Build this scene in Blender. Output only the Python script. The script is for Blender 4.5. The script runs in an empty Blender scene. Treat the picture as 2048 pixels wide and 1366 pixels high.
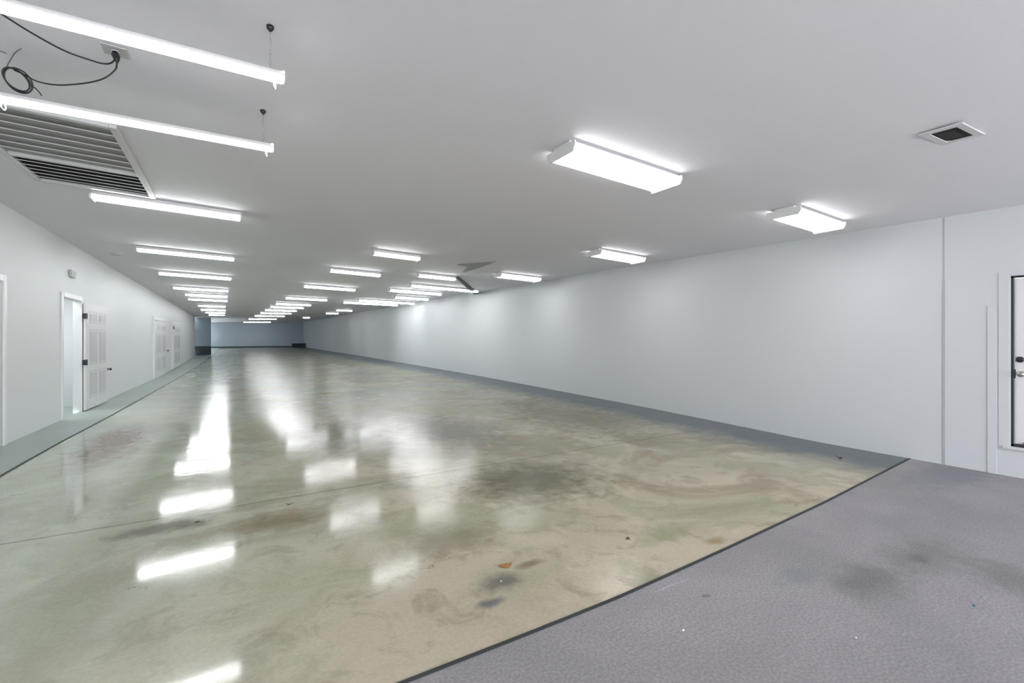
import bpy, bmesh, math, random
from mathutils import Vector, Matrix
random.seed(4)
C = bpy.context.scene
COL = C.collection
F = 930.0; YAW = math.atan(559/F); HY = 675.0; H = 1.5
S_, C_ = math.sin(YAW), math.cos(YAW)

# ------------------------------------------------------------------ layout
def table(t, y):
    if y <= t[0][0]: return t[0][1]
    for (a, p), (b, q) in zip(t, t[1:]):
        if y <= b: return p + (q-p)*(y-a)/(b-a)
    return t[-1][1]
XR = 7.2; YEND = 60.0; YBACK = -6.0
def xl(y): return -2.74 + (.006*(y-9) if y > 9 else 0)
CL = [(9, 3.36), (14, 3.33), (48, 3.10), (60, 3.12)]
CR = [(1.4, 2.91), (2.8, 2.93), (7.7, 3.01), (57, 3.33), (60, 3.33)]
FL = [(9, 0), (12, -.04), (25, -.14), (35, -.08), (44, .03), (50, .08), (60, .35)]
FR = [(3.4, 0), (6.6, .08), (14.7, .2), (30, .29), (57, .37), (60, .37)]
def zc(x, y):
    k = (x-xl(y))/(XR-xl(y)); return table(CL, y)*(1-k)+table(CR, y)*k
def zf(x, y):
    k = (x-xl(y))/(XR-xl(y)); return table(FL, y)*(1-k)+table(FR, y)*k
def ray(u, v):
    a = (u-1024)/F; return (S_+C_*a, C_-S_*a, (HY-v)/F)
def at_ceiling(u, v, off=0.0):
    d = ray(u, v); lo, hi = .3, 200
    for _ in range(60):
        t = (lo+hi)/2; x, y = t*d[0], min(t*d[1], YEND+40)
        if H+t*d[2] < zc(x, y)-off: lo = t
        else: hi = t
    return Vector((lo*d[0], lo*d[1], H+lo*d[2]))
def at_floor(u, v, off=0.0):
    d = ray(u, v); lo, hi = .3, 200
    for _ in range(60):
        t = (lo+hi)/2; x, y = t*d[0], t*d[1]
        if H+t*d[2] > zf(x, y)+off: lo = t
        else: hi = t
    return Vector((lo*d[0], lo*d[1], H+lo*d[2]))
def at_z(u, v, z):
    d = ray(u, v); t = (z-H)/d[2]; return Vector((t*d[0], t*d[1], z))
def at_left(u, v):
    d = ray(u, v); y = 12
    for _ in range(20): t = xl(y)/d[0]; y = t*d[1]
    return Vector((t*d[0], t*d[1], H+t*d[2]))
def at_right(u, v):
    d = ray(u, v); t = XR/d[0]; return Vector((XR, t*d[1], H+t*d[2]))

# ------------------------------------------------------------------ materials
def srgb(r, g, b):
    f = lambda c: (c/255/12.92) if c/255 <= .04045 else ((c/255+.055)/1.055)**2.4
    return (f(r), f(g), f(b), 1)
def mat(name, col, rough=.5, metal=0, noise=0.0, nscale=4, bump=0.0, bscale=60, emis=None, estr=0, coat=0, spec=.5):
    m = bpy.data.materials.new(name); m.use_nodes = True
    n = m.node_tree.nodes; l = m.node_tree.links; b = n['Principled BSDF']
    b.inputs['Roughness'].default_value = rough; b.inputs['Metallic'].default_value = metal
    b.inputs['Specular IOR Level'].default_value = spec
    tc = n.new('ShaderNodeTexCoord')
    nz = n.new('ShaderNodeTexNoise'); nz.inputs['Scale'].default_value = nscale; nz.inputs['Detail'].default_value = 4
    l.new(tc.outputs['Object'], nz.inputs['Vector'])
    cr = n.new('ShaderNodeMix'); cr.data_type = 'RGBA'
    cr.inputs[6].default_value = tuple(c*(1-noise) for c in col[:3])+(1,)
    cr.inputs[7].default_value = tuple(min(1, c*(1+noise)) for c in col[:3])+(1,)
    l.new(nz.outputs['Fac'], cr.inputs[0]); l.new(cr.outputs[2], b.inputs['Base Color'])
    if bump:
        n2 = n.new('ShaderNodeTexNoise'); n2.inputs['Scale'].default_value = bscale; n2.inputs['Detail'].default_value = 5
        l.new(tc.outputs['Object'], n2.inputs['Vector'])
        bp = n.new('ShaderNodeBump'); bp.inputs['Strength'].default_value = bump; bp.inputs['Distance'].default_value = .01
        l.new(n2.outputs['Fac'], bp.inputs['Height']); l.new(bp.outputs['Normal'], b.inputs['Normal'])
    if emis:
        b.inputs['Emission Color'].default_value = emis; b.inputs['Emission Strength'].default_value = estr
    return m

E_WRAP = 4.2; E_TUBE = 11.5; E_STRIP = 5.0
M = {}
M['ceiling'] = mat('ceiling_paint', srgb(230, 229, 234), .75, noise=.02, nscale=.8, bump=.12, bscale=70, spec=.2)
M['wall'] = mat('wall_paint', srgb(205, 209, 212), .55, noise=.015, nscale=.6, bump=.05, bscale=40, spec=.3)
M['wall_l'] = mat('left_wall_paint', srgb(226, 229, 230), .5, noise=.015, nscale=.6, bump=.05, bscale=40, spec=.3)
M['wall_far'] = mat('far_wall_paint', srgb(172, 182, 191), .6, noise=.03, nscale=.4)
M['wall_stub'] = mat('stub_wall_paint', srgb(134, 148, 158), .6, noise=.03, nscale=.4)
M['black_base'] = mat('black_base', srgb(22, 34, 42), .5, noise=.1)
M['green_base'] = mat('dark_green_base', srgb(60, 82, 86), .5, noise=.1)
M['trim'] = mat('trim_paint', srgb(236, 237, 238), .4, noise=.01)
M['door'] = mat('door_paint', srgb(226, 227, 229), .4, noise=.01)
M['doorgroove'] = mat('door_groove', srgb(205, 206, 208), .4, noise=.01)
M['batten'] = mat('batten_grey', srgb(172, 177, 180), .7, noise=.01)
M['housing'] = mat('white_enamel', srgb(225, 225, 225), .35, noise=.01)
M['lens'] = mat('acrylic_lens', srgb(240, 240, 240), .4, emis=(1, 1, 1, 1), estr=E_WRAP)
M['tube'] = mat('lit_tube', srgb(240, 240, 240), .3, emis=(.97, .99, 1, 1), estr=E_TUBE)
M['strip'] = mat('lit_strip', srgb(240, 240, 240), .3, emis=(.97, .98, 1, 1), estr=E_STRIP)
M['far_tube'] = mat('far_lit_tube', srgb(240, 240, 240), .3, emis=(.96, .98, 1, 1), estr=E_TUBE*.95)
M['black'] = mat('black_rubber', srgb(38, 38, 42), .45, noise=.1)
M['greycord'] = mat('grey_cord', srgb(110, 108, 108), .5, noise=.1)
M['darkmetal'] = mat('dark_metal', srgb(60, 58, 56), .4, .6, noise=.1)
M['chain'] = mat('chain_steel', srgb(160, 160, 160), .4, .5, noise=.05)
M['chrome'] = mat('chrome', srgb(190, 188, 182), .15, 1.0, noise=.05)
M['greyplate'] = mat('grey_plate', srgb(185, 185, 185), .5, noise=.03)
M['grille'] = mat('grille_paint', srgb(208, 208, 208), .45, noise=.02)
M['filter'] = mat('grey_filter', srgb(165, 165, 165), .8, noise=.05, nscale=20)
M['blade'] = mat('blade_grey', srgb(150, 150, 150), .5, noise=.04)
M['duct_shade'] = mat('duct_shade_black', srgb(14, 14, 14), .9, noise=.1)
M['ductdark'] = mat('duct_dark', srgb(40, 39, 37), .8, noise=.2, nscale=8)
M['patch'] = mat('grey_board', srgb(150, 150, 151), .7, noise=.04)
M['greenboard'] = mat('green_board', srgb(76, 82, 72), .7, noise=.15, nscale=6)
M['box'] = mat('dark_box', srgb(38, 42, 48), .6, noise=.2)
M['leaf_o'] = mat('orange_leaf', srgb(165, 112, 58), .6, noise=.25, nscale=30)
M['leaf_b'] = mat('brown_leaf', srgb(78, 58, 38), .7, noise=.25, nscale=30)
M['chip'] = mat('white_chip', srgb(225, 225, 225), .6, noise=.05)
M['teal'] = mat('teal_chip', srgb(20, 110, 130), .6, noise=.05)
M['seam'] = mat('seam_black', srgb(42, 46, 46), .6, noise=.1)

def stained(name, base_a, base_b, nscale, rough, blobs, extra=None, bump=.05, bscale=30, coat=0.0, rough_var=0.0, grain=.10, gscale=45):
    """floor material: two-tone noise, stains, colour patches and painted dark gaps between reflections given as (x, y, rx, ry, colour, strength)"""
    m = bpy.data.materials.new(name); m.use_nodes = True
    n = m.node_tree.nodes; l = m.node_tree.links; b = n['Principled BSDF']
    tc = n.new('ShaderNodeTexCoord'); P = tc.outputs['Object']
    def noise(sc, det=6, dist=0.0, ro=.6):
        z = n.new('ShaderNodeTexNoise'); z.inputs['Scale'].default_value = sc; z.inputs['Detail'].default_value = det
        z.inputs['Roughness'].default_value = ro; z.inputs['Distortion'].default_value = dist
        l.new(P, z.inputs['Vector']); return z
    def ramp(sock, a, c, ca=0.0, cb=1.0):
        r = n.new('ShaderNodeMapRange'); r.interpolation_type = 'SMOOTHSTEP'
        r.inputs[1].default_value = a; r.inputs[2].default_value = c
        r.inputs[3].default_value = ca; r.inputs[4].default_value = cb
        l.new(sock, r.inputs[0]); return r.outputs[0]
    def mix(f, A, B):
        x = n.new('ShaderNodeMix'); x.data_type = 'RGBA'
        if hasattr(f, 'is_linked'): l.new(f, x.inputs[0])
        else: x.inputs[0].default_value = f
        for i, q in ((6, A), (7, B)):
            if isinstance(q, tuple): x.inputs[i].default_value = q
            else: l.new(q, x.inputs[i])
        return x.outputs[2]
    def mathn(op, A, B=None):
        x = n.new('ShaderNodeMath'); x.operation = op
        for i, q in enumerate((A, B)):
            if q is None: continue
            if isinstance(q, (int, float)): x.inputs[i].default_value = q
            else: l.new(q, x.inputs[i])
        return x.outputs[0]
    n1 = noise(nscale, 7, .6)
    col = mix(ramp(n1.outputs['Fac'], .35, .65), base_a, base_b)
    sep = n.new('ShaderNodeSeparateXYZ'); l.new(P, sep.inputs[0])
    nd = noise(2.2, 5, .5); nd2 = noise(7, 5, .3)
    if extra: col = extra(n, l, col, sep, noise, ramp, mix, mathn, nd)
    for (x, y, rx, ry, c, s) in blobs:
        dx = mathn('MULTIPLY', mathn('SUBTRACT', mathn('ADD', sep.outputs[0], mathn('MULTIPLY', mathn('SUBTRACT', nd.outputs['Fac'], .5), rx*.8)), x), 1/rx)
        dy = mathn('MULTIPLY', mathn('SUBTRACT', sep.outputs[1], y), 1/ry)
        r = mathn('SQRT', mathn('ADD', mathn('MULTIPLY', dx, dx), mathn('MULTIPLY', dy, dy)))
        r = mathn('ADD', r, mathn('MULTIPLY', mathn('SUBTRACT', nd2.outputs['Fac'], .5), 1.4))
        col = mix(ramp(r, .2, 1.2, s, 0), col, c)
    fine = noise(gscale, 4); 
    col = mix(ramp(fine.outputs['Fac'], .35, .65, 0, grain), col, srgb(60, 58, 55))
    l.new(col, b.inputs['Base Color'])
    if rough_var:
        nr = noise(1.3, 4); rr = ramp(nr.outputs['Fac'], .3, .7, rough, rough+rough_var)
        sx_ = mathn('ADD', sep.outputs[0], mathn('MULTIPLY', nd.outputs['Fac'], .6))
        t1 = mathn('ADD', rr, ramp(sx_, -.6, 3.0, 0, .10))
        t2 = mathn('ADD', t1, ramp(sep.outputs[1], 7.0, 12, 0, .09))
        l.new(mathn('MINIMUM', t2, .255), b.inputs['Roughness'])
        l.new(mathn('MULTIPLY', ramp(sx_, -.7, 1.4, .36, .08), ramp(sep.outputs[1], 4.5, 9, 1, .5)), b.inputs['Specular IOR Level'])
    else: b.inputs['Roughness'].default_value = rough
    bp = n.new('ShaderNodeBump'); bp.inputs['Strength'].default_value = bump; bp.inputs['Distance'].default_value = .01
    if rough_var: l.new(ramp(mathn('ADD', sep.outputs[1], mathn('MULTIPLY', sep.outputs[0], 1.2)), 3.5, 9, bump, bump*4), bp.inputs['Strength'])
    l.new(noise(bscale, 4).outputs['Fac'], bp.inputs['Height']); l.new(bp.outputs['Normal'], b.inputs['Normal'])
    b.inputs['Coat Weight'].default_value = coat; b.inputs['Coat Roughness'].default_value = .05
    return m

def glossy_extra(n, l, col, sep, noise, ramp, mix, mathn, nd):
    X, Y = sep.outputs[0], sep.outputs[1]
    w = mathn('MULTIPLY', mathn('SUBTRACT', nd.outputs['Fac'], .5), 1.6)
    # greener film towards the left wall, greyer with distance
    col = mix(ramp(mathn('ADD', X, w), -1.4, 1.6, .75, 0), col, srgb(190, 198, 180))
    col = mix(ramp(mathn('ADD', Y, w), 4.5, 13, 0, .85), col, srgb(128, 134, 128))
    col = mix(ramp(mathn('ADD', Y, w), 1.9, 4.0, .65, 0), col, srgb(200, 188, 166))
    # brown patches in broad noise
    nb = noise(.55, 4, 1.0, .62)
    col = mix(ramp(nb.outputs['Fac'], .47, .62, 0, .6), col, srgb(136, 124, 102))
    nm = noise(3.2, 4, .8, .65)
    col = mix(ramp(nm.outputs['Fac'], .50, .66, 0, .38), col, srgb(134, 124, 106))
    nl = noise(2.4, 4, .5, .65)
    col = mix(ramp(nl.outputs['Fac'], .56, .68, 0, .4), col, srgb(206, 198, 180))
    ng = noise(.9, 5, .8)
    col = mix(ramp(ng.outputs['Fac'], .48, .62, 0, .55), col, srgb(158, 160, 132))
    # greyer band along the right wall
    w2 = mathn('MULTIPLY', mathn('SUBTRACT', nd.outputs['Fac'], .5), .9)
    col = mix(ramp(mathn('ADD', X, w2), 5.5, 6.7, 0, .95), col, srgb(92, 101, 106))
    col = mix(ramp(mathn('ADD', X, w), -2.0, 1.0, .6, 0), col, srgb(192, 202, 184))
    # slab joint at y = 4.75
    j = mathn('ABSOLUTE', mathn('SUBTRACT', mathn('ADD', Y, mathn('MULTIPLY', w, .02)), 4.78))
    col = mix(ramp(j, .004, .02, .55, 0), col, srgb(92, 90, 78))
    # hairline cracks in the near concrete
    v = n.new('ShaderNodeTexVoronoi'); v.feature = 'DISTANCE_TO_EDGE'; v.inputs['Scale'].default_value = .9
    vv = n.new('ShaderNodeVectorMath'); vv.operation = 'ADD'
    nz = noise(5, 3); l.new(nz.outputs['Color'], vv.inputs[0]); tc = [q for q in n if q.type == 'TEX_COORD'][0]
    sc = n.new('ShaderNodeVectorMath'); sc.operation = 'SCALE'; sc.inputs[3].default_value = .35
    l.new(nz.outputs['Color'], sc.inputs[0]); l.new(tc.outputs['Object'], vv.inputs[0]); l.new(sc.outputs[0], vv.inputs[1])
    l.new(vv.outputs[0], v.inputs['Vector'])
    cr = mathn('MULTIPLY', ramp(v.outputs['Distance'], .0, .006, 1, 0), ramp(noise(1.1, 2).outputs['Fac'], .56, .62, 0, .5))
    col = mix(cr, col, srgb(70, 66, 56))
    return col
P2 = lambda u, v: at_floor(u, v)
def blob(u, v, rx, ry, c, s):
    p = P2(u, v); return (p.x, p.y, rx, ry, srgb(*c), s)
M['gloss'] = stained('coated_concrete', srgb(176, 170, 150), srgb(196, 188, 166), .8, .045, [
    (-1.42, 8.6, .42, 1.7, srgb(122, 92, 76), .9),  # soft-edged brown colour patch beside the left border
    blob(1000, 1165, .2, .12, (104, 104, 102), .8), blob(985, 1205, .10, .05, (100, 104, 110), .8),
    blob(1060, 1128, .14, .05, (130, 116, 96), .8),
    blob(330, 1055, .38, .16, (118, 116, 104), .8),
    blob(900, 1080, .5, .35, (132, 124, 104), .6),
    blob(1060, 960, .9, .8, (92, 88, 66), .75), blob(900, 860, .9, 1.5, (84, 84, 72), .6),  # dark streaks painted between the rows of light reflections
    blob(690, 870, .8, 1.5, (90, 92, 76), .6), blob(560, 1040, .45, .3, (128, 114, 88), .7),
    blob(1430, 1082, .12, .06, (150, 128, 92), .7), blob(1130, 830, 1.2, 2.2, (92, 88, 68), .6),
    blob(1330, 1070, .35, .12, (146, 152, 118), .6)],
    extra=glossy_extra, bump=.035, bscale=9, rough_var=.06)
M['grey'] = stained('grey_painted_concrete', srgb(150, 147, 151), srgb(164, 160, 164), .9, .6, [
    blob(1838, 1115, .13, .07, (92, 92, 94), .8), blob(1740, 1160, .35, .2, (112, 112, 115), .7), blob(1850, 1110, .55, .25, (122, 122, 124), .6),
    blob(2040, 1160, .3, .3, (112, 112, 114), .6), blob(1590, 1155, .25, .1, (130, 138, 140), .6),
    blob(1412, 1192, .04, .02, (110, 108, 108), .7), blob(1340, 1172, .16, .012, (184, 180, 196), .8),
    blob(1900, 950, 1.1, .35, (128, 134, 140), .7)], bump=.12, bscale=140, grain=.32, gscale=70)
M['lstrip'] = stained('grey_green_border', srgb(150, 164, 157), srgb(160, 174, 167), .8, .32, [], bump=.03, bscale=12)

# ------------------------------------------------------------------ mesh helpers
def box(bm, x0, x1, y0, y1, z0, z1, mt=None):
    vs = [bm.verts.new(p) for p in ((x0,y0,z0),(x1,y0,z0),(x1,y1,z0),(x0,y1,z0),(x0,y0,z1),(x1,y0,z1),(x1,y1,z1),(x0,y1,z1))]
    for f in ((0,3,2,1),(4,5,6,7),(0,1,5,4),(1,2,6,5),(2,3,7,6),(3,0,4,7)): bm.faces.new([vs[i] for i in f])
    if mt is not None: bmesh.ops.transform(bm, matrix=mt, verts=vs)
    return vs
def prism(bm, prof, x0, x1):
    """prof: (y, z) loop extruded along x"""
    a = [bm.verts.new((x0, y, z)) for y, z in prof]; b = [bm.verts.new((x1, y, z)) for y, z in prof]; k = len(prof)
    bm.faces.new(a[::-1]); bm.faces.new(b)
    for i in range(k): bm.faces.new((a[i], a[(i+1) % k], b[(i+1) % k], b[i]))
def tube(bm, pts, r, seg=8, cap=True):
    rings = []; pts = [Vector(p) for p in pts]; up = Vector((.13, .21, 1)).normalized()
    for i, p in enumerate(pts):
        d = (pts[min(i+1, len(pts)-1)]-pts[max(i-1, 0)]).normalized()
        a = d.cross(up)
        if a.length < 1e-3: a = d.cross(Vector((1, 0, 0)))
        a.normalize(); b = d.cross(a)
        rr = r[i] if isinstance(r, (list, tuple)) else r
        rings.append([bm.verts.new(p+a*math.cos(2*math.pi*k/seg)*rr+b*math.sin(2*math.pi*k/seg)*rr) for k in range(seg)])
    for A, B in zip(rings, rings[1:]):
        for k in range(seg): bm.faces.new((A[k], A[(k+1) % seg], B[(k+1) % seg], B[k]))
    if cap: bm.faces.new(rings[0][::-1]); bm.faces.new(rings[-1])
def smooth_path(pts, n=8):
    out = []; P = [Vector(p) for p in pts]; P = [P[0]*2-P[1]]+P+[P[-1]*2-P[-2]]
    for i in range(1, len(P)-2):
        for k in range(n):
            t = k/n; a, b, c, d = P[i-1:i+3]
            out.append(.5*((2*b)+(c-a)*t+(2*a-5*b+4*c-d)*t*t+(3*b-a-3*c+d)*t**3))
    out.append(P[-2]); return out
def lathe(bm, prof, axis='Z', seg=20, mt=None):
    rings = []
    for r, z in prof:
        rings.append([bm.verts.new((max(r, 1e-4)*math.cos(2*math.pi*k/seg), max(r, 1e-4)*math.sin(2*math.pi*k/seg), z)) for k in range(seg)])
    for A, B in zip(rings, rings[1:]):
        for k in range(seg): bm.faces.new((A[k], A[(k+1) % seg], B[(k+1) % seg], B[k]))
    bm.faces.new(rings[0][::-1]); bm.faces.new(rings[-1])
    if mt is not None: bmesh.ops.transform(bm, matrix=mt, verts=[v for r in rings for v in r])
def obj(name, bm, m, parent=None, smooth=False, bevel=0):
    bmesh.ops.recalc_face_normals(bm, faces=bm.faces)
    me = bpy.data.meshes.new(name); bm.to_mesh(me); bm.free()
    for mm in (m if isinstance(m, (list, tuple)) else [m]): me.materials.append(mm)
    if smooth:
        for p in me.polygons: p.use_smooth = True
    o = bpy.data.objects.new(name, me); COL.objects.link(o)
    if parent: o.parent = parent
    if bevel:
        bv = o.modifiers.new('bevel', 'BEVEL'); bv.width = bevel; bv.segments = 2; bv.limit_method = 'ANGLE'
    return o
def tag(o, label, cat, group=None):
    o['label'] = label; o['category'] = cat
    if group: o['group'] = group
    return o
def thing(name, label, cat, loc=(0,0,0), rot=(0,0,0), group=None):
    o = bpy.data.objects.new(name, None); COL.objects.link(o); o.location = loc; o.rotation_euler = rot
    o.empty_display_size = .1
    return tag(o, label, cat, group)
def struct(name, bm, m, parent=None, label=None, **k):
    o = obj(name, bm, m, parent, **k)
    if not parent: o['kind'] = 'structure'
    if label: o['label'] = label; 
    if label and not parent: o['category'] = name.split('_')[0]
    return o
NB = bmesh.new

# ------------------------------------------------------------------ room shell
YS = [YBACK, -3, 0, 1.4, 2, 2.8, 3.4, 4.5, 6.6, 7.7, 9, 10.5, 12, 14, 16.5, 20, 25, 30, 35, 39, 44, 48, 50, 53, 57, 60]
def YE(x): return table([(1.4, 1.975), (1.96, 1.985), (3.06, 2.05), (4.62, 2.16), (7.2, 2.40)], x)
def sheet(fx0, fx1, ys, nx, fz, fy=None):
    bm = NB(); g = []
    for j, y in enumerate(ys):
        row = []
        for i in range(nx+1):
            x = fx0(y)+(fx1(y)-fx0(y))*i/nx
            yy = y
            if fy: yy = fy(x, y, j)
            row.append(bm.verts.new((x, yy, fz(x, yy))))
        g.append(row)
    for a, b in zip(g, g[1:]):
        for i in range(nx): bm.faces.new((a[i], a[i+1], b[i+1], b[i]))
    return bm
def xline(y): return table([(7, -2.15), (11.3, -2.04), (27, -1.72), (50, -1.3), (60, -1.2)], y)
ysf = [1.9]+[y for y in YS if y > 2.5]
def flat(bm): return bm
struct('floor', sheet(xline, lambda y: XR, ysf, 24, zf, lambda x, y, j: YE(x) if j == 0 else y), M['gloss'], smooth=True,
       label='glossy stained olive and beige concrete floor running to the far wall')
struct('floor', sheet(lambda y: xl(y)-.02, lambda y: XR+.02, [YBACK, -3, -1, 1, 2], 24, lambda x, y: 0.0, lambda x, y, j: YE(x) if j == 4 else y), M['grey'], smooth=True,
       label='matte grey painted concrete floor in the right foreground')
struct('floor', sheet(lambda y: xl(y)-.02, xline, ysf, 2, zf, lambda x, y, j: YE(x) if j == 0 else y), M['lstrip'], smooth=True,
       label='flat grey green floor border along the left wall')
bm = NB()
xs = [-2.7+i*.33 for i in range(31)]; xs[-1] = XR-.003
pts = [(x, YE(x)) for x in xs]
for (x0, y0), (x1, y1) in zip(pts, pts[1:]):
    vs = [bm.verts.new(p) for p in ((x0, y0-.011, .0), (x1, y1-.011, .0), (x1, y1+.011, .0), (x0, y0+.011, .0), (x0, y0-.011, .004), (x1, y1-.011, .004), (x1, y1+.011, .004), (x0, y0+.011, .004))]
    for f in ((0,3,2,1),(4,5,6,7),(0,1,5,4),(1,2,6,5),(2,3,7,6),(3,0,4,7)): bm.faces.new([vs[i] for i in f])
struct('trim_1', bm, M['seam'], label='thin dark seam between glossy floor and grey painted floor')
bm = sheet(lambda y: xline(y)-.014, lambda y: xline(y)+.014, ysf, 1, lambda x, y: zf(x, y)+.004)
struct('trim_2', bm, M['seam'], label='thin dark line edging the floor border by the left wall')
struct('ceiling', sheet(lambda y: xl(y)-.02, lambda y: XR+.02, YS, 12, zc), M['ceiling'], smooth=True, label='smooth painted pale grey ceiling')

# left wall with openings
def pix_y(u): return at_left(u, 700).y
LEND = at_left(390, 700).y
DA0, DA1 = pix_y(124), pix_y(161); DAT = 2.26          # open doorway
def wallseg(bm, y0, y1, z0=None, z1=None, th=.12):
    ys = [y0]+[y for y in YS if y0 < y < y1]+[y1]
    rows = []
    for y in ys:
        a = z0 if z0 is not None else zf(xl(y), y)-.03
        b = z1 if z1 is not None else zc(xl(y), y)+.02
        x = xl(y); rows.append([bm.verts.new(p) for p in ((x, y, a), (x, y, b), (x-th, y, b), (x-th, y, a))])
    for A, B in zip(rows, rows[1:]):
        for k in range(4): bm.faces.new((A[k], A[(k+1) % 4], B[(k+1) % 4], B[k]))
    bm.faces.new(rows[0]); bm.faces.new(rows[-1][::-1])
bm = NB()
wallseg(bm, YBACK, DA0); wallseg(bm, DA0, DA1, z0=DAT); wallseg(bm, DA1, LEND)
struct('wall_left', bm, M['wall_l'], label='white painted left wall with a row of doors')
# right wall, with the door let in
RD0, RD1, RDB, RDT = .56, at_right(2022, 700).y, at_right(2026, 893).z, at_right(2022, 552).z
def rwall(bm, y0, y1, z0=None, z1=None, th=.15):
    ys = [y0]+[y for y in YS if y0 < y < y1]+[y1]; rows = []
    for y in ys:
        a = z0 if z0 is not None else zf(XR, y)-.03
        b = z1 if z1 is not None else zc(XR, y)+.02
        rows.append([bm.verts.new(p) for p in ((XR, y, a), (XR, y, b), (XR+th, y, b), (XR+th, y, a))])
    for A, B in zip(rows, rows[1:]):
        for k in range(4): bm.faces.new((A[k], A[(k+1) % 4], B[(k+1) % 4], B[k]))
    bm.faces.new(rows[0]); bm.faces.new(rows[-1][::-1])
bm = NB(); rwall(bm, YBACK, RD0); rwall(bm, RD0, RD1, z1=RDB); rwall(bm, RD0, RD1, z0=RDT); rwall(bm, RD1, YEND)
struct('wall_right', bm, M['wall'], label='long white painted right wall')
# far wall
bm = NB(); box(bm, -6, XR+.15, YEND, YEND+.15, -.2, 3.6)
struct('wall_far', bm, M['wall_far'], label='blue grey far end wall')
bm = NB(); box(bm, -6, XR-.01, YEND-.03, YEND, .2, .52)
struct('baseboard_far', bm, M['green_base'], label='dark green baseboard on the far wall')
# side recess behind the end of the left wall
sx = ray(422, 690); SY = LEND+1.2; SX = sx[0]/sx[1]*SY
bm = NB(); box(bm, -3.2, SX, SY, SY+.2, -.2, 3.3)
struct('wall_stub', bm, M['wall_stub'], label='darker blue grey wall return beyond the left wall end')
bm = NB(); box(bm, -3.0, SX+.01, SY-.04, SY, -.1, .78)
struct('baseboard_stub', bm, M['black_base'], label='tall black base on the dark wall return')
bm = NB(); box(bm, -3.3, -3.15, LEND-.2, YEND, -.2, 3.4)
struct('wall_recess', bm, M['wall_stub'], label='dark wall closing the recess past the left wall')
bm = NB(); box(bm, -3.15, xl(LEND)-.12, LEND-.12, LEND, -.2, 3.4)
struct('wall_return', bm, M['wall_stub'], label='short return at the end of the left wall')
# room seen through the open doorway
bm = NB()
x0, x1 = xl(12)-2.0, xl(12)-.12
box(bm, x0-.1, x0, DA0-1.2, DA1+1.6, -.12, 2.8); box(bm, x0, x1, DA0-1.3, DA0-1.2, -.12, 2.8); box(bm, x0, x1, DA1+1.6, DA1+1.7, -.12, 2.8)
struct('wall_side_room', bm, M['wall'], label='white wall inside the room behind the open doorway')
bm = NB(); box(bm, x0-.1, x1, DA0-1.3, DA1+1.7, 2.8, 2.85); struct('ceiling_side_room', bm, M['ceiling'])
bm = NB(); box(bm, x0-.1, xl(12)-.0, DA0-1.3, DA1+1.7, -.14, -.1); struct('floor_side_room', bm, M['lstrip'])
ld = bpy.data.lights.new('side_room_light', 'AREA'); ld.energy = 24; ld.size = 1.2
lo = bpy.data.objects.new('side_room_light', ld); COL.objects.link(lo); lo.location = (x0+1.0, (DA0+DA1)/2+.4, 2.7)

# door casings -------------------------------------------------------------
def casing(name, y0, y1, zt, label, w=.09, side=-1):
    """door frame around an opening on the left wall, as structure"""
    bm = NB(); t = .025
    for a, b in ((y0-w, y0), (y1, y1+w)):
        zb = zf(xl(y0), (a+b)/2)
        box(bm, xl(a)-.0, xl(b)+t, a, b, zb, zt+w)
    box(bm, xl(y0), xl(y1)+t, y0, y1, zt, zt+w)
    return struct(name, bm, M['trim'], label=label, bevel=.006)
def panel_door(parent, w, h, th=.04, name='door_leaf'):
    """six-panel leaf in local coords: along +y from hinge, faces +-x"""
    bm = NB(); box(bm, -th/2, th/2, 0, w, 0, h)
    leaf = obj(name, bm, M['door'], parent, bevel=.003)
    bm = NB()
    cols = ((.14*w, .45*w), (.55*w, .86*w)); rows = ((.10*h, .36*h), (.42*h, .76*h), (.82*h, .93*h))
    for c0, c1 in cols:
        for r0, r1 in rows:
            for s in (-1, 1):
                xs0, xs1 = sorted((s*th/2, s*(th/2+.004)))
                e = .022
                box(bm, xs0, xs1, c0, c1, r0, r0+e); box(bm, xs0, xs1, c0, c1, r1-e, r1)
                box(bm, xs0, xs1, c0, c0+e, r0, r1); box(bm, xs0, xs1, c1-e, c1, r0, r1)
                xs0, xs1 = sorted((s*th/2, s*(th/2+.008)))
                box(bm, xs0, xs1, c0+.05, c1-.05, r0+.05, r1-.05)
    obj('panel_moulding', bm, M['doorgroove'], leaf, bevel=.002)
    return leaf
def lever(parent, x, y, z, s=1, m=None, name='door_handle'):
    bm = NB(); R = Matrix.Translation((x, y, z)) @ Matrix.Rotation(math.pi/2*s, 4, 'Y')
    lathe(bm, [(.03, 0), (.03, .008), (.012, .012), (.012, .035), (.026, .042), (.031, .058), (.026, .072), (.008, .078)], mt=R)
    return obj(name, bm, m or M['darkmetal'], parent, smooth=True)

casing('door_1', DA0, DA1, DAT, 'white frame of the open doorway in the left wall')
zb = zf(xl(13), 13.2)
hy = DA1+.02
d = thing('panel_door', 'white six panel door folded back against the left wall beside the open doorway', 'door', (xl(hy)+.06, hy, zb+.02), (0, 0, -.035))
leafw = pix_y(203)-hy
leaf = panel_door(d, leafw, 2.25)
lever(d, .02, leafw-.08, at_left(203, 740).z-zb, 1)
lever(d, -.02, leafw-.08, at_left(203, 740).z-zb, -1)['label'] = 'knob on the wall side of the door'
for v in (632, 725):
    bm = NB(); z = at_left(161, v).z-zb-.02
    box(bm, -.01, .045, -.10, .02, z-.055, z+.055); tube(bm, [(.04, -.03, z-.06), (.04, -.03, z+.06)], .012)
    obj('hinge', bm, M['darkmetal'], d)
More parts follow.
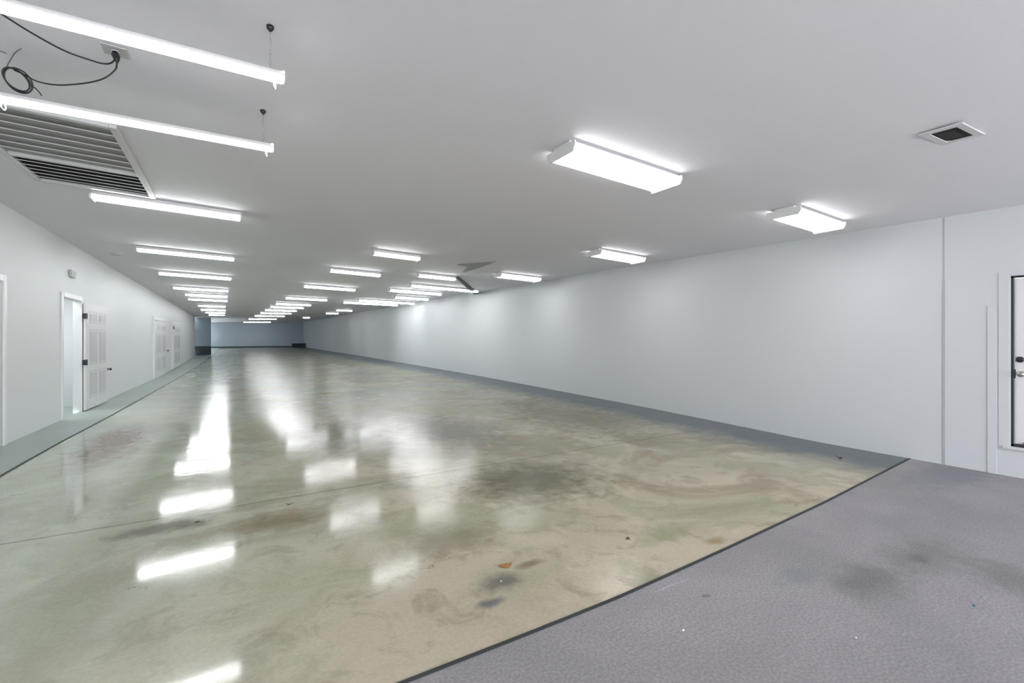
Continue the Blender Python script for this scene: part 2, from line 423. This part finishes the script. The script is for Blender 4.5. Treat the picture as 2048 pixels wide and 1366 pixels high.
# second doorway, at the left edge of the frame
y1 = at_left(5, 700).y-.02
casing('door_2', y1-1.1, y1, 2.28, 'white door frame at the left edge of the photograph')
bm = NB(); box(bm, -2.735, -2.73, y1-1.1, y1, 0.005, 2.28)
struct('door_2', bm, M['doorgroove'], label='pale grey door leaf inside the frame at the left edge')
# far doors
def far_door(u0, u1, zt, label, name, hinge_v, knob):
    a, b = pix_y(u0), pix_y(u1); zb = zf(xl(a), (a+b)/2)
    casing(name, a, b, zt, 'white door frame '+label, w=.12)
    d = thing('panel_door', 'closed white panel door '+label, 'door', (xl((a+b)/2)+.03, a, zb+.02), (0, 0, -.006))
    panel_door(d, b-a, zt-zb-.04)
    if knob: lever(d, .02, (b-a)-.12, at_left(u1, knob).z-zb, 1)
    for v in hinge_v:
        z = at_left(u0, v).z-zb; bm = NB(); box(bm, .02, .05, -.05, .1, z-.08, z+.08); obj('hinge', bm, M['darkmetal'], d)
far_door(306, 331, 2.2, 'far along the left wall, nearer of the two', 'door_3', (), 702)
far_door(344, 359, 2.2, 'far along the left wall, farther of the two', 'door_4', (656,), None)

# right door
bm = NB(); w = .1; t = .007
OY = at_right(1997, 700).y; OT = at_right(1997, 545).z
box(bm, XR-t, XR, RD1+.012, OY, RDB-.05, OT); box(bm, XR-t, XR, RD0, RD1+.012, RDT+.012, OT)
box(bm, XR-t, XR, RD0-.1, RD0, RDB-.05, OT)
struct('trim_3', bm, M['wall'], label='white casing round the door in the right wall', bevel=.002)
bm = NB(); box(bm, XR-.03, XR, RD0-.1, OY-.04, RDB-.03, RDB-.0)
struct('trim_4', bm, M['wall'], label='white sill under the raised door in the right wall', bevel=.002)
bm = NB()   # black weather strip
box(bm, XR+.0, XR+.06, RD1-.018, RD1, RDB, RDT); box(bm, XR+.0, XR+.06, RD0, RD1, RDT-.022, RDT); box(bm, XR+.0, XR+.06, RD0, RD1, RDB, RDB+.03)
box(bm, XR+.0, XR+.06, RD0, RD0+.018, RDB, RDT)
struct('trim_5', bm, M['seam'], label='black weather strip round the white door')
d = thing('entry_door', 'white entry door with black deadbolt and chrome knob in the right wall', 'door', (XR+.02, RD0+.02, RDB+.034))
bm = NB(); box(bm, 0, .045, 0, RD1-RD0-.045, 0, RDT-RDB-.062); obj('door_leaf', bm, M['door'], d, bevel=.003)
ky = RD1-RD0-.045
p = at_right(2033, 719); R = Matrix.Translation((0, ky-.04, p.z-RDB-.034)) @ Matrix.Rotation(-math.pi/2, 4, 'Y')
bm = NB(); lathe(bm, [(.032, 0), (.032, .012), (.026, .018), (.012, .02), (.010, .03)], mt=R); box(bm, -.045, -.018, ky-.065, ky-.015, p.z-RDB-.034-.008, p.z-RDB-.034+.008)
obj('deadbolt', bm, M['black'], d, bevel=.002)
lever(d, 0, ky-.055, at_right(2036, 748).z-RDB-.034, -1, M['chrome'], 'door_knob')
bm = NB(); z = at_right(2036, 748).z-RDB-.034; box(bm, -.006, .02, ky-.006, ky+.004, z-.05, z+.05); obj('latch_plate', bm, M['black'], d)
bm = NB(); box(bm, -.02, 0, .0, ky-.06, 0.0, .022); obj('door_sweep', bm, M['chrome'], d, bevel=.003)
bm = NB(); box(bm, -.03, 0, .1, ky-.12, RDT-RDB-.09, RDT-RDB-.066); obj('door_closer_bar', bm, M['darkmetal'], d, bevel=.003)
# vertical battens on the right wall
y = at_right(1888, 700).y; bm = NB()
box(bm, XR-.006, XR, y-.010, y+.012, 0.0, at_right(1887, 560).z); box(bm, XR-.003, XR, y-.006, y+.008, 0, zc(XR, y)-.005)
struct('trim_6', bm, M['batten'], label='thin vertical batten on the right wall from floor to ceiling')
y = at_right(1975, 700).y; bm = NB()
box(bm, XR-.01, XR, y-.075, y+.0, 0.0, at_right(1972, 612).z)
struct('trim_7', bm, M['wall'], label='low vertical boxed strip beside the entry door', bevel=.002)

# ------------------------------------------------------------------ light fixtures
def wrap_light(name, c, L, W, h, label, group, tilt):
    t = thing(name, label, 'ceiling light', c, (0, tilt, 0), group)
    bm = NB(); box(bm, -L/2+.01, L/2-.01, -W*.30, W*.30, -.035, -.003)
    box(bm, -L/2+.004, L/2-.004, -W/2+.012, W/2-.012, -.05, -.035)
    obj('housing', bm, M['housing'], t, bevel=.003)
    bm = NB(); pr = [(-W/2+.012, -.05), (-W/2+.004, -.065), (-W/2+.03, -h*.92), (-W/2+.06, -h), (0, -h*.97), (W/2-.06, -h), (W/2-.03, -h*.92), (W/2-.004, -.065), (W/2-.012, -.05)]
    prism(bm, pr, -L/2+.012, L/2-.012); obj('lens', bm, M['lens'], t)
    for s in (-1, 1):
        bm = NB(); pr = [(-W/2-.004, -.032), (-W/2-.008, -.07), (-W/2+.02, -h-.012), (W/2-.02, -h-.012), (W/2+.008, -.07), (W/2+.004, -.032)]
        prism(bm, pr, *(sorted((s*L/2, s*(L/2-.014))))); obj('end_cap', bm, M['housing'], t, bevel=.002)
    return t
def strip_light(name, c, L, label, group, tilt, r=.034, far=False):
    t = thing(name, label, 'ceiling light', c, (0, tilt, 0), group)
    bm = NB(); prism(bm, [(-.06, -.002), (.06, -.002), (.06, -.04), (.105, -.052), (.105, -.056), (-.105, -.056), (-.105, -.052), (-.06, -.04)], -L/2+.004, L/2-.004)
    obj('housing', bm, M['housing'], t)
    for y in (-.052, .052):
        bm = NB(); tube(bm, [(-L/2+.03, y, -.082), (L/2-.03, y, -.082)], r, 8)
        obj('tube', bm, M['far_tube'] if far else M['tube'], t, smooth=False)
    for s in (-1, 1):
        bm = NB(); x0, x1 = sorted((s*L/2, s*(L/2-.02))); prism(bm, [(-.06, -.003), (.06, -.003), (.11, -.055), (.11, -.112), (-.11, -.112), (-.11, -.055)], x0, x1)
        obj('end_cap', bm, M['housing'], t, bevel=.003)
    return t
def tilt_at(x, y): return math.atan((zc(x-.5, y)-zc(x+.5, y)))
ORD = ['nearest', 'second', 'third', 'fourth', 'fifth', 'sixth', 'seventh', 'eighth', 'ninth', 'tenth', 'eleventh', 'twelfth']

# two hanging strip lights, upper left
def hanging(c, L, label, dz, hookx, extra_left):
    t = thing('hanging_strip_light', label, 'ceiling light', c, (0, 0, 0), 'hanging strip lights at the upper left')
    W, h = .085, .052
    bm = NB(); prism(bm, [(-W/2+.015, 0), (W/2-.015, 0), (W/2, -.02), (W/2, -.028), (-W/2, -.028), (-W/2, -.02)], -L/2, L/2); obj('housing', bm, M['housing'], t, bevel=.002)
    bm = NB(); prism(bm, [(W/2-.002, -.028)]+[(math.cos(a)*(W/2-.002), -.028-math.sin(a)*(h-.026)) for a in [math.pi*k/10 for k in range(1, 10)]]+[(-W/2+.002, -.028)], -L/2+.012, L/2-.012)
    obj('diffuser', bm, M['strip'], t)
    for s in (-1, 1):
        bm = NB(); x0, x1 = sorted((s*L/2, s*(L/2-.014))); prism(bm, [(-W/2+.004, 0), (W/2-.004, 0), (W/2-.002, -.03), (W/2-.012, -h+.01), (0, -h), (-W/2+.012, -h+.01), (-W/2+.002, -.03)], x0, x1); obj('end_cap', bm, M['strip'], t, bevel=.004)
        # hook loop under the end
        bm = NB(); hx = s*(L/2-.05)
        tube(bm, smooth_path([(hx, -.012, -h), (hx-.004, -.016, -h-.03), (hx+.004, 0, -h-.045), (hx+.008, .014, -h-.03), (hx+.006, .012, -h)], 5), .0035, 6); obj('wire_hook', bm, M['housing'], t, smooth=True)
        if s == -1 and c[1] > 3.5: continue
        cx = hx-.02*s
        bm = NB(); top = zc(c[0]+cx, c[1])-c[2]-.012; nl = int(top/.028)
        for k in range(nl):
            z0 = top*k/nl; z1 = top*(k+1)/nl; zz = (z0+z1)/2; e = (z1-z0)*.62
            pts = []
            for q in range(9):
                a = 2*math.pi*q/8; dx = math.cos(a)*.0055; dzz = math.sin(a)*e
                pts.append((cx+(dx if k % 2 else 0), 0 if k % 2 else dx, zz+dzz))
            tube(bm, pts, .0011, 5, cap=False)
        obj('chain', bm, M['chain'], t, smooth=True)
        bm = NB(); lathe(bm, [(.006, top-.02), (.012, top-.012), (.018, top-.006), (.02, top+.009)], mt=Matrix.Translation((cx, 0, 0)), seg=16); obj('ceiling_hook', bm, M['darkmetal'], t, smooth=True)
    return t
hz = 2.985
y = 2.91; x1 = .25
hanging(((x1-1.5/2), y, hz), 1.5, 'long hanging white strip light at the very top left, nearest to the camera', 0, 0, 0)
hanging(((.27-1.52/2), 4.03, hz), 1.52, 'hanging white strip light between the coiled cord and the large ceiling grille', 0, 0, 0)

def place(rows, kind, rowname, group, **k):
    for i, q in enumerate(rows):
        a = at_ceiling(q[0], q[1], .09); b = at_ceiling(q[2], q[3], .09); c = (a+b)/2
        c.y = min(c.y, YEND-1.2)
        L = abs(b.x-a.x)
        z = zc(c.x, c.y)
        kind(c.x, c.y, z, L, i)
def mk(L_, rowname, group, first=0, far_from=99):
    def f(x, y, z, L, i):
        w = ORD[i+first]
        strip_light('ceiling_strip_light', (x, y, z-.002), L, 'white ceiling strip light, '+w+' in the '+rowname, group, tilt_at(x, y), r=.023 if i < 2 else .028, far=i >= far_from)
    return f
LROW = [(185,398,484,438),(278,505,470,517),(321,551,464,556),(348,578,458,582),(372,591,456,593),(377,600,456,602),(395,611,452,615),(400,619,452,622),(410,625,451,627),(417,630,450,631)]
place(LROW, mk(0, 'row along the left wall', 'strip lights along the left wall', 0, 4), '', '')
MROW = [(740,511,845,517),(655,545,766,550),(605,575,714,580),(570,597,655,601),(553,607,620,612),(542,613,605,618),(532,619,590,624),(522,625,580,629),(510,631,567,634),(498,637,550,640),(487,644,540,645)]
place(MROW, mk(0, 'middle row running to the far wall', 'strip lights down the middle', 0, 3), '', '')
QROW = [(832,553,913,559),(815,574,962,583),(780,581,880,590),(790,595,855,600),(722,600,822,609),(694,603,785,613),(676,620,700,623),(652,627,676,628),(605,636,620,636)]
place(QROW, mk(0, 'row beginning at the dark slanting slat', 'strip lights along the right side', 0, 2), '', '')
def wrapf(lbl):
    def f(x, y, z, L, i): wrap_light('wraparound_ceiling_light', (x, y, z), L, .38, .105, lbl, 'wraparound lights at the right', tilt_at(x, y))
    return f
for q, lbl in (((1110,315,1345,370), 'large white wraparound ceiling light with solid end caps, nearest and largest at centre right'),
               ((1560,431,1664,458), 'white wraparound ceiling light close to the right wall, farthest right in the photo'),
               ((1180,510,1285,522), 'small flat white wraparound light near the right wall, third in size'),
               ((992,553,1078,561), 'smallest wraparound light near the right wall, just right of the dark slat')):
    place([q], wrapf(lbl), '', '')

# ------------------------------------------------------------------ ceiling grille (return air)
gx0, gx1, gy0, gy1 = -1.93, -.83, 5.05, 7.36
g = thing('ceiling_air_grille', 'large white louvred return air grille in the ceiling at the left', 'air vent', ((gx0+gx1)/2, (gy0+gy1)/2, zc((gx0+gx1)/2, (gy0+gy1)/2)-.004), (0, tilt_at(-1.4, 6.2), 0))
hx, hyy = (gx1-gx0)/2, (gy1-gy0)/2; fw = .055
bm = NB(); T = .036
box(bm, -hx, -hx+fw, -hyy, hyy, -T, 0); box(bm, hx-fw, hx, -hyy, hyy, -T, 0)
box(bm, -hx+fw, hx-fw, -hyy, -hyy+fw, -T, 0); box(bm, -hx+fw, hx-fw, hyy-fw, hyy, -T, 0)
ydiv = at_ceiling(283, 347).y-(gy0+gy1)/2
box(bm, -hx+fw, hx-fw, ydiv-.03, ydiv+.03, -T, 0)
obj('frame', bm, M['grille'], g, bevel=.004)
bm = NB(); box(bm, -hx+fw, hx-fw, -hyy+fw, ydiv-.03, -.004, -.001); obj('filter', bm, M['filter'], g)['label'] = 'grey filter behind the nearer half'
bm = NB(); box(bm, -hx+fw, hx-fw, ydiv+.03, hyy-fw, -.004, -.001); obj('duct_shade_panel', bm, M['duct_shade'], g)['label'] = 'black panel standing for the shaded opening behind the farther half'  # black sheet stands in for the shade inside the duct
def louvres(y0, y1, n, m, ang, ch):
    st = (y1-y0)/n
    for k in range(1, n):
        y = y0+k*st; bm = NB()
        box(bm, -hx+fw, hx-fw, -ch, ch, -.003, .003, Matrix.Translation((0, y, -.022)) @ Matrix.Rotation(math.radians(ang), 4, 'X'))
        obj('louvre', bm, m, g)
louvres(-hyy+fw, ydiv-.03, 7, M['grille'], 17, .022); louvres(ydiv+.03, hyy-fw, 6, M['grille'], 13, .022)
# small right vent
pts = [at_ceiling(*p, off=.004) for p in ((1866, 264), (1918, 247), (1943, 271), (1888, 286))]
c = sum(pts, Vector())/4
vx = ((pts[1]-pts[0])+(pts[2]-pts[3])).normalized(); 
v = thing('ceiling_duct_opening', 'small square dark duct opening with pale frame in the ceiling at the right', 'air vent', (c.x, c.y, zc(c.x, c.y)-.003), (0, tilt_at(c.x, c.y), math.atan2(vx.y, vx.x)))
a = ((pts[1]-pts[0]).length+(pts[2]-pts[3]).length)/4; b = ((pts[3]-pts[0]).length+(pts[2]-pts[1]).length)/4
bm = NB(); box(bm, -a, a, -b, b, -.006, -.002); obj('dark_shade_panel', bm, M['duct_shade'], v)  # black sheet under the solid ceiling, painted as the dark of the duct
bm = NB(); box(bm, -a*.8, a*.5, -b*.6, b*.7, -.0075, -.006); obj('duct_flap', bm, M['ductdark'], v)
bm = NB(); e = .05
box(bm, -a-e, a+e, -b-e, -b, -.012, 0); box(bm, -a-e, a+e, b, b+e, -.012, 0); box(bm, -a-e, -a, -b, b, -.012, 0); box(bm, a, a+e, -b, b, -.012, 0)
obj('frame', bm, M['grille'], v, bevel=.003)

# round sensor on the ceiling and small box on the left wall
p = at_ceiling(232, 507); bm = NB(); lathe(bm, [(.04, -.04), (.09, -.035), (.11, -.012), (.11, -.002)], seg=24, mt=Matrix.Translation((p.x, p.y, zc(p.x, p.y))))
tag(obj('smoke_detector', bm, M['greyplate'], smooth=True), 'small round grey smoke detector on the ceiling near the left wall', 'smoke detector')
p = at_left(142, 548)
t = thing('wall_box', 'small grey box on the left wall above the open doorway', 'alarm box', (xl(p.y), p.y, p.z))
bm = NB(); box(bm, 0, .05, -.15, .15, -.07, .07); obj('case', bm, M['greyplate'], t, bevel=.008)
bm = NB()
for k in range(4): box(bm, .05, .053, -.1, .1, -.045+k*.025, -.037+k*.025)
obj('speaker_slots', bm, M['darkmetal'], t)

# outlet, plug, cords ----------------------------------------------------------
p = at_ceiling(231, 100)
t = thing('ceiling_outlet', 'square pale grey outlet plate on the ceiling holding a black plug', 'outlet', (p.x, p.y, zc(p.x, p.y)-.003), (0, tilt_at(p.x, p.y), .0))
bm = NB(); box(bm, -.062, .062, -.062, .062, -.008, 0); obj('plate', bm, M['greyplate'], t, bevel=.003)
bm = NB(); lathe(bm, [(.022, -.011), (.022, -.008)], seg=18); obj('socket_face', bm, M['grille'], t)
zt = zc(p.x, p.y)
pz = zt-.012
plug = Vector((p.x+.0, p.y, pz))
def cordpts(L, z): return [at_z(u, v, zz) for (u, v), zz in zip(L, z)]
tip = at_z(234, 124, zt-.10)
t = thing('black_power_cord', 'black power cords on the ceiling outlet plug, one drooping left, one ending in a coil', 'power cord', plug)
bm = NB(); q = [Vector((0, 0, 0)), Vector((0, 0, -.02)), (tip-plug)*.6, (tip-plug)]
tube(bm, q, [.019, .021, .018, .008], 12); obj('plug', bm, M['black'], t, smooth=True)
zz = zt-.10
path = [tip]+cordpts([(230, 140), (205, 158), (165, 167), (115, 170), (75, 163), (50, 150), (28, 140)], [zz-.02, zz-.03, zz-.03, zz-.02, zz-.01, zz, zz])
bm = NB(); tube(bm, [x-plug for x in smooth_path(path)], .0048, 8); obj('cord', bm, M['black'], t, smooth=True)
for k, (dc, sa, sb) in enumerate((((0, 0), 35, 17), ((3, 1), 33, 20), ((-2, -1), 32, 16))):
    cpx = (34+dc[0], 160+dc[1]); a0 = math.radians(38)
    pp = []
    for i in range(33):
        w_ = 2*math.pi*i/32; ex, ey = sa*math.cos(w_), sb*math.sin(w_)
        pp.append(at_z(cpx[0]+ex*math.cos(a0)-ey*math.sin(a0), cpx[1]+ex*math.sin(a0)+ey*math.cos(a0), zz+.004*k)-plug)
    bm = NB(); tube(bm, pp, .0045, 8, cap=False); obj('coil_loop', bm, M['black'], t, smooth=True)
bm = NB(); tube(bm, [x-plug for x in smooth_path(cordpts([(58, 170), (70, 176), (78, 184), (83, 191)], [zz]*4))], .004, 6); obj('cord_tail', bm, M['black'], t, smooth=True)
bm = NB(); tube(bm, [x-plug for x in smooth_path(cordpts([(12, 136), (20, 122), (30, 106), (43, 97)], [zz, zz+.03, zz+.06, zz+.085]))], .0032, 6); o = obj('tie_string', bm, M['greycord'], t, smooth=True); o['label'] = 'grey string tying the coil to the ceiling'
path = [tip+Vector((0, 0, .03))]+cordpts([(222, 126), (205, 127), (180, 120), (130, 102), (65, 67), (0, 26), (-50, -8)], [zz, zz-.005, zz-.01, zz-.02, zz-.03, zz-.03, zz-.03])
bm = NB(); tube(bm, [x-plug for x in smooth_path(path)], .0048, 8)
obj('cord', bm, M['black'], t, smooth=True)['label'] = 'cord drooping to the upper left corner'
bm = NB(); tube(bm, smooth_path(cordpts([(-20, 98), (0, 102), (13, 107)], [zz+.05, zz+.06, zz+.085])), .003, 6)
tag(obj('wire_end', bm, M['greycord'], smooth=True), 'short grey wire end at the left edge above the coiled cord', 'wire')

# slanting slat and painted shade patch on the ceiling -----------------------------------------------------------
A = at_ceiling(915, 553, .02); B = at_ceiling(953, 586, .02); B = A+(B-A)*.97
bm = NB(); dd = (B-A).normalized(); sd = Vector((dd.y, -dd.x, 0)).normalized()*.05
loop = [A-sd*.6, A+sd*.6, (A+B)/2+sd, B+sd*1.6, B-sd*1.2, (A+B)/2-sd]
top = [bm.verts.new(q+Vector((0, 0, -.005))) for q in loop]; bot = [bm.verts.new(q+Vector((0, 0, -.05-.02*i % .03))) for i, q in enumerate(loop)]
bm.faces.new(top); bm.faces.new(bot[::-1])
for i in range(6): bm.faces.new((top[i], bot[i], bot[(i+1) % 6], top[(i+1) % 6]))
tag(obj('ceiling_slat', bm, M['greenboard']), 'dark green grey slat fixed slantwise under the ceiling by the right wall', 'slat')
bm = NB(); loop = [at_ceiling(*q, off=.004) for q in ((914, 529), (950, 526), (992, 523), (960, 535), (925, 545), (935, 533))]  # flat grey sheet standing in for a shadowed triangle
top = [bm.verts.new(q) for q in loop]; bot = [bm.verts.new(q-Vector((0, 0, .006))) for q in loop]
bm.faces.new(top); bm.faces.new(bot[::-1])
for i in range(6): bm.faces.new((top[i], bot[i], bot[(i+1) % 6], top[(i+1) % 6]))
tag(obj('ceiling_shade_patch', bm, M['blade']), 'grey angular shade patch on the ceiling before the dark slat', 'ceiling patch')

# dark low box in the far right corner
p = at_floor(597, 702); p.y = min(p.y, 52)
bx0, bx1 = [ray(u, 700) for u in (584, 611)]
yb = YEND-2.2; xa = bx0[0]/bx0[1]*yb; xb = min(bx1[0]/bx1[1]*yb, XR-.1); zb = zf(xb, yb)
t = thing('storage_crate', 'low dark crate on the floor in the far right corner', 'crate', ((xa+xb)/2, yb, zb))
w2 = (xb-xa)/2
bm = NB(); box(bm, -w2, w2, -.4, .4, .04, .40); obj('body', bm, M['box'], t, bevel=.02)
bm = NB(); box(bm, -w2-.03, w2+.03, -.43, .43, .40, .46); obj('lid', bm, M['box'], t, bevel=.01)
for s in (-1, 1):
    bm = NB(); box(bm, s*w2*.8-.05, s*w2*.8+.05, -.35, .35, -.01, .04); obj('runner', bm, M['black'], t)

# ------------------------------------------------------------------ litter on the floor
def leaf(u, v, L, W, m, ang, label, name='dry_leaf', curl=.3):
    p = at_floor(u, v); t = thing(name, label, 'leaf', (p.x, p.y, zf(p.x, p.y)+.002), (0, 0, ang))
    bm = NB(); rows = []
    for i in range(13):
        s = i/12; w = W*math.sin(math.pi*min(1, s*1.02+.01))**1.4*(1+.18*math.sin(i*2.1))+.0008
        x = (s-.5)*L; cy = .25*L*((s-.5)**2*4-.5); z = .001+curl*L*.5*(abs(s-.5)*2)**2
        rows.append([bm.verts.new((x, k*w+cy, z+abs(k)*curl*W*(.8 if k > 0 else .4))) for k in (-1, -.5, 0, .5, 1)])
    for A, B in zip(rows, rows[1:]):
        for k in range(4): bm.faces.new((A[k], A[k+1], B[k+1], B[k]))
    o = obj('blade', bm, m, t, smooth=True); sm = o.modifiers.new('s', 'SOLIDIFY'); sm.thickness = .001
    bm = NB(); tube(bm, smooth_path([(L*.48, .12*L, .001+curl*L*.45), (L*.6, .2*L, curl*L*.5), (L*.72, .3*L, curl*L*.45)], 4), .0012, 6); obj('stem', bm, m, t, smooth=True)
leaf(1011, 1131, .105, .026, M['leaf_o'], -.15, 'dry orange leaf on the glossy floor in the centre foreground', curl=.12)
leaf(1255, 1078, .04, .014, M['leaf_b'], .3, 'small dark brown leaf on the floor right of the orange leaf')
leaf(578, 1009, .05, .008, M['leaf_b'], -.1, 'narrow dark leaf on the glossy floor beyond the slab joint')
leaf(1679, 917, .07, .02, M['leaf_b'], 1.2, 'small dark leaf on the floor close to the right wall', curl=.6)
def chip(u, v, s, m, label):
    p = at_floor(u, v); bm = NB(); n = 7; lo = []; hi = []
    for i in range(n):
        a = 2*math.pi*i/n; r = s*(.6+.5*random.random()); q = Vector((p.x+r*math.cos(a), p.y+.6*r*math.sin(a), zf(p.x, p.y)+.0005))
        lo.append(bm.verts.new(q)); hi.append(bm.verts.new(q*1.0+Vector((0, 0, .004+.002*random.random()))))
    bm.faces.new(lo[::-1]); bm.faces.new(hi)
    for i in range(n): bm.faces.new((lo[i], lo[(i+1) % n], hi[(i+1) % n], hi[i]))
    tag(obj('paint_chip', bm, m), label, 'paint chip')
chip(1367, 1261, .010, M['chip'], 'tiny white chip on the grey floor in the foreground')
chip(1948, 1212, .010, M['teal'], 'tiny teal fleck on the grey floor at the right')
chip(1712, 1276, .006, M['chip'], 'tiny pale chip on the grey floor below the dark stains')
chip(1002, 1163, .006, M['chip'], 'tiny pale chip on the grey stain beside the orange leaf')
chip(395, 1044, .02, M['leaf_b'], 'small brown crumb at the end of the dark floor stain on the left')

# ------------------------------------------------------------------ world, camera, view
w = bpy.data.worlds.new('world'); C.world = w; w.use_nodes = True
bg = w.node_tree.nodes['Background']; bg.inputs[0].default_value = (.97, .98, 1, 1); bg.inputs[1].default_value = 3.2
cd = bpy.data.cameras.new('camera'); cam = bpy.data.objects.new('camera', cd); COL.objects.link(cam)
cd.sensor_width = 36; cd.lens = F/2048*36; cd.shift_y = -(683-HY)/2048; cd.clip_end = 300
cam.location = (0, 0, H); cam.rotation_euler = (math.pi/2, 0, -YAW)
C.camera = cam
C.view_settings.view_transform = 'Standard'; C.view_settings.look = 'None'; C.view_settings.exposure = 1.3
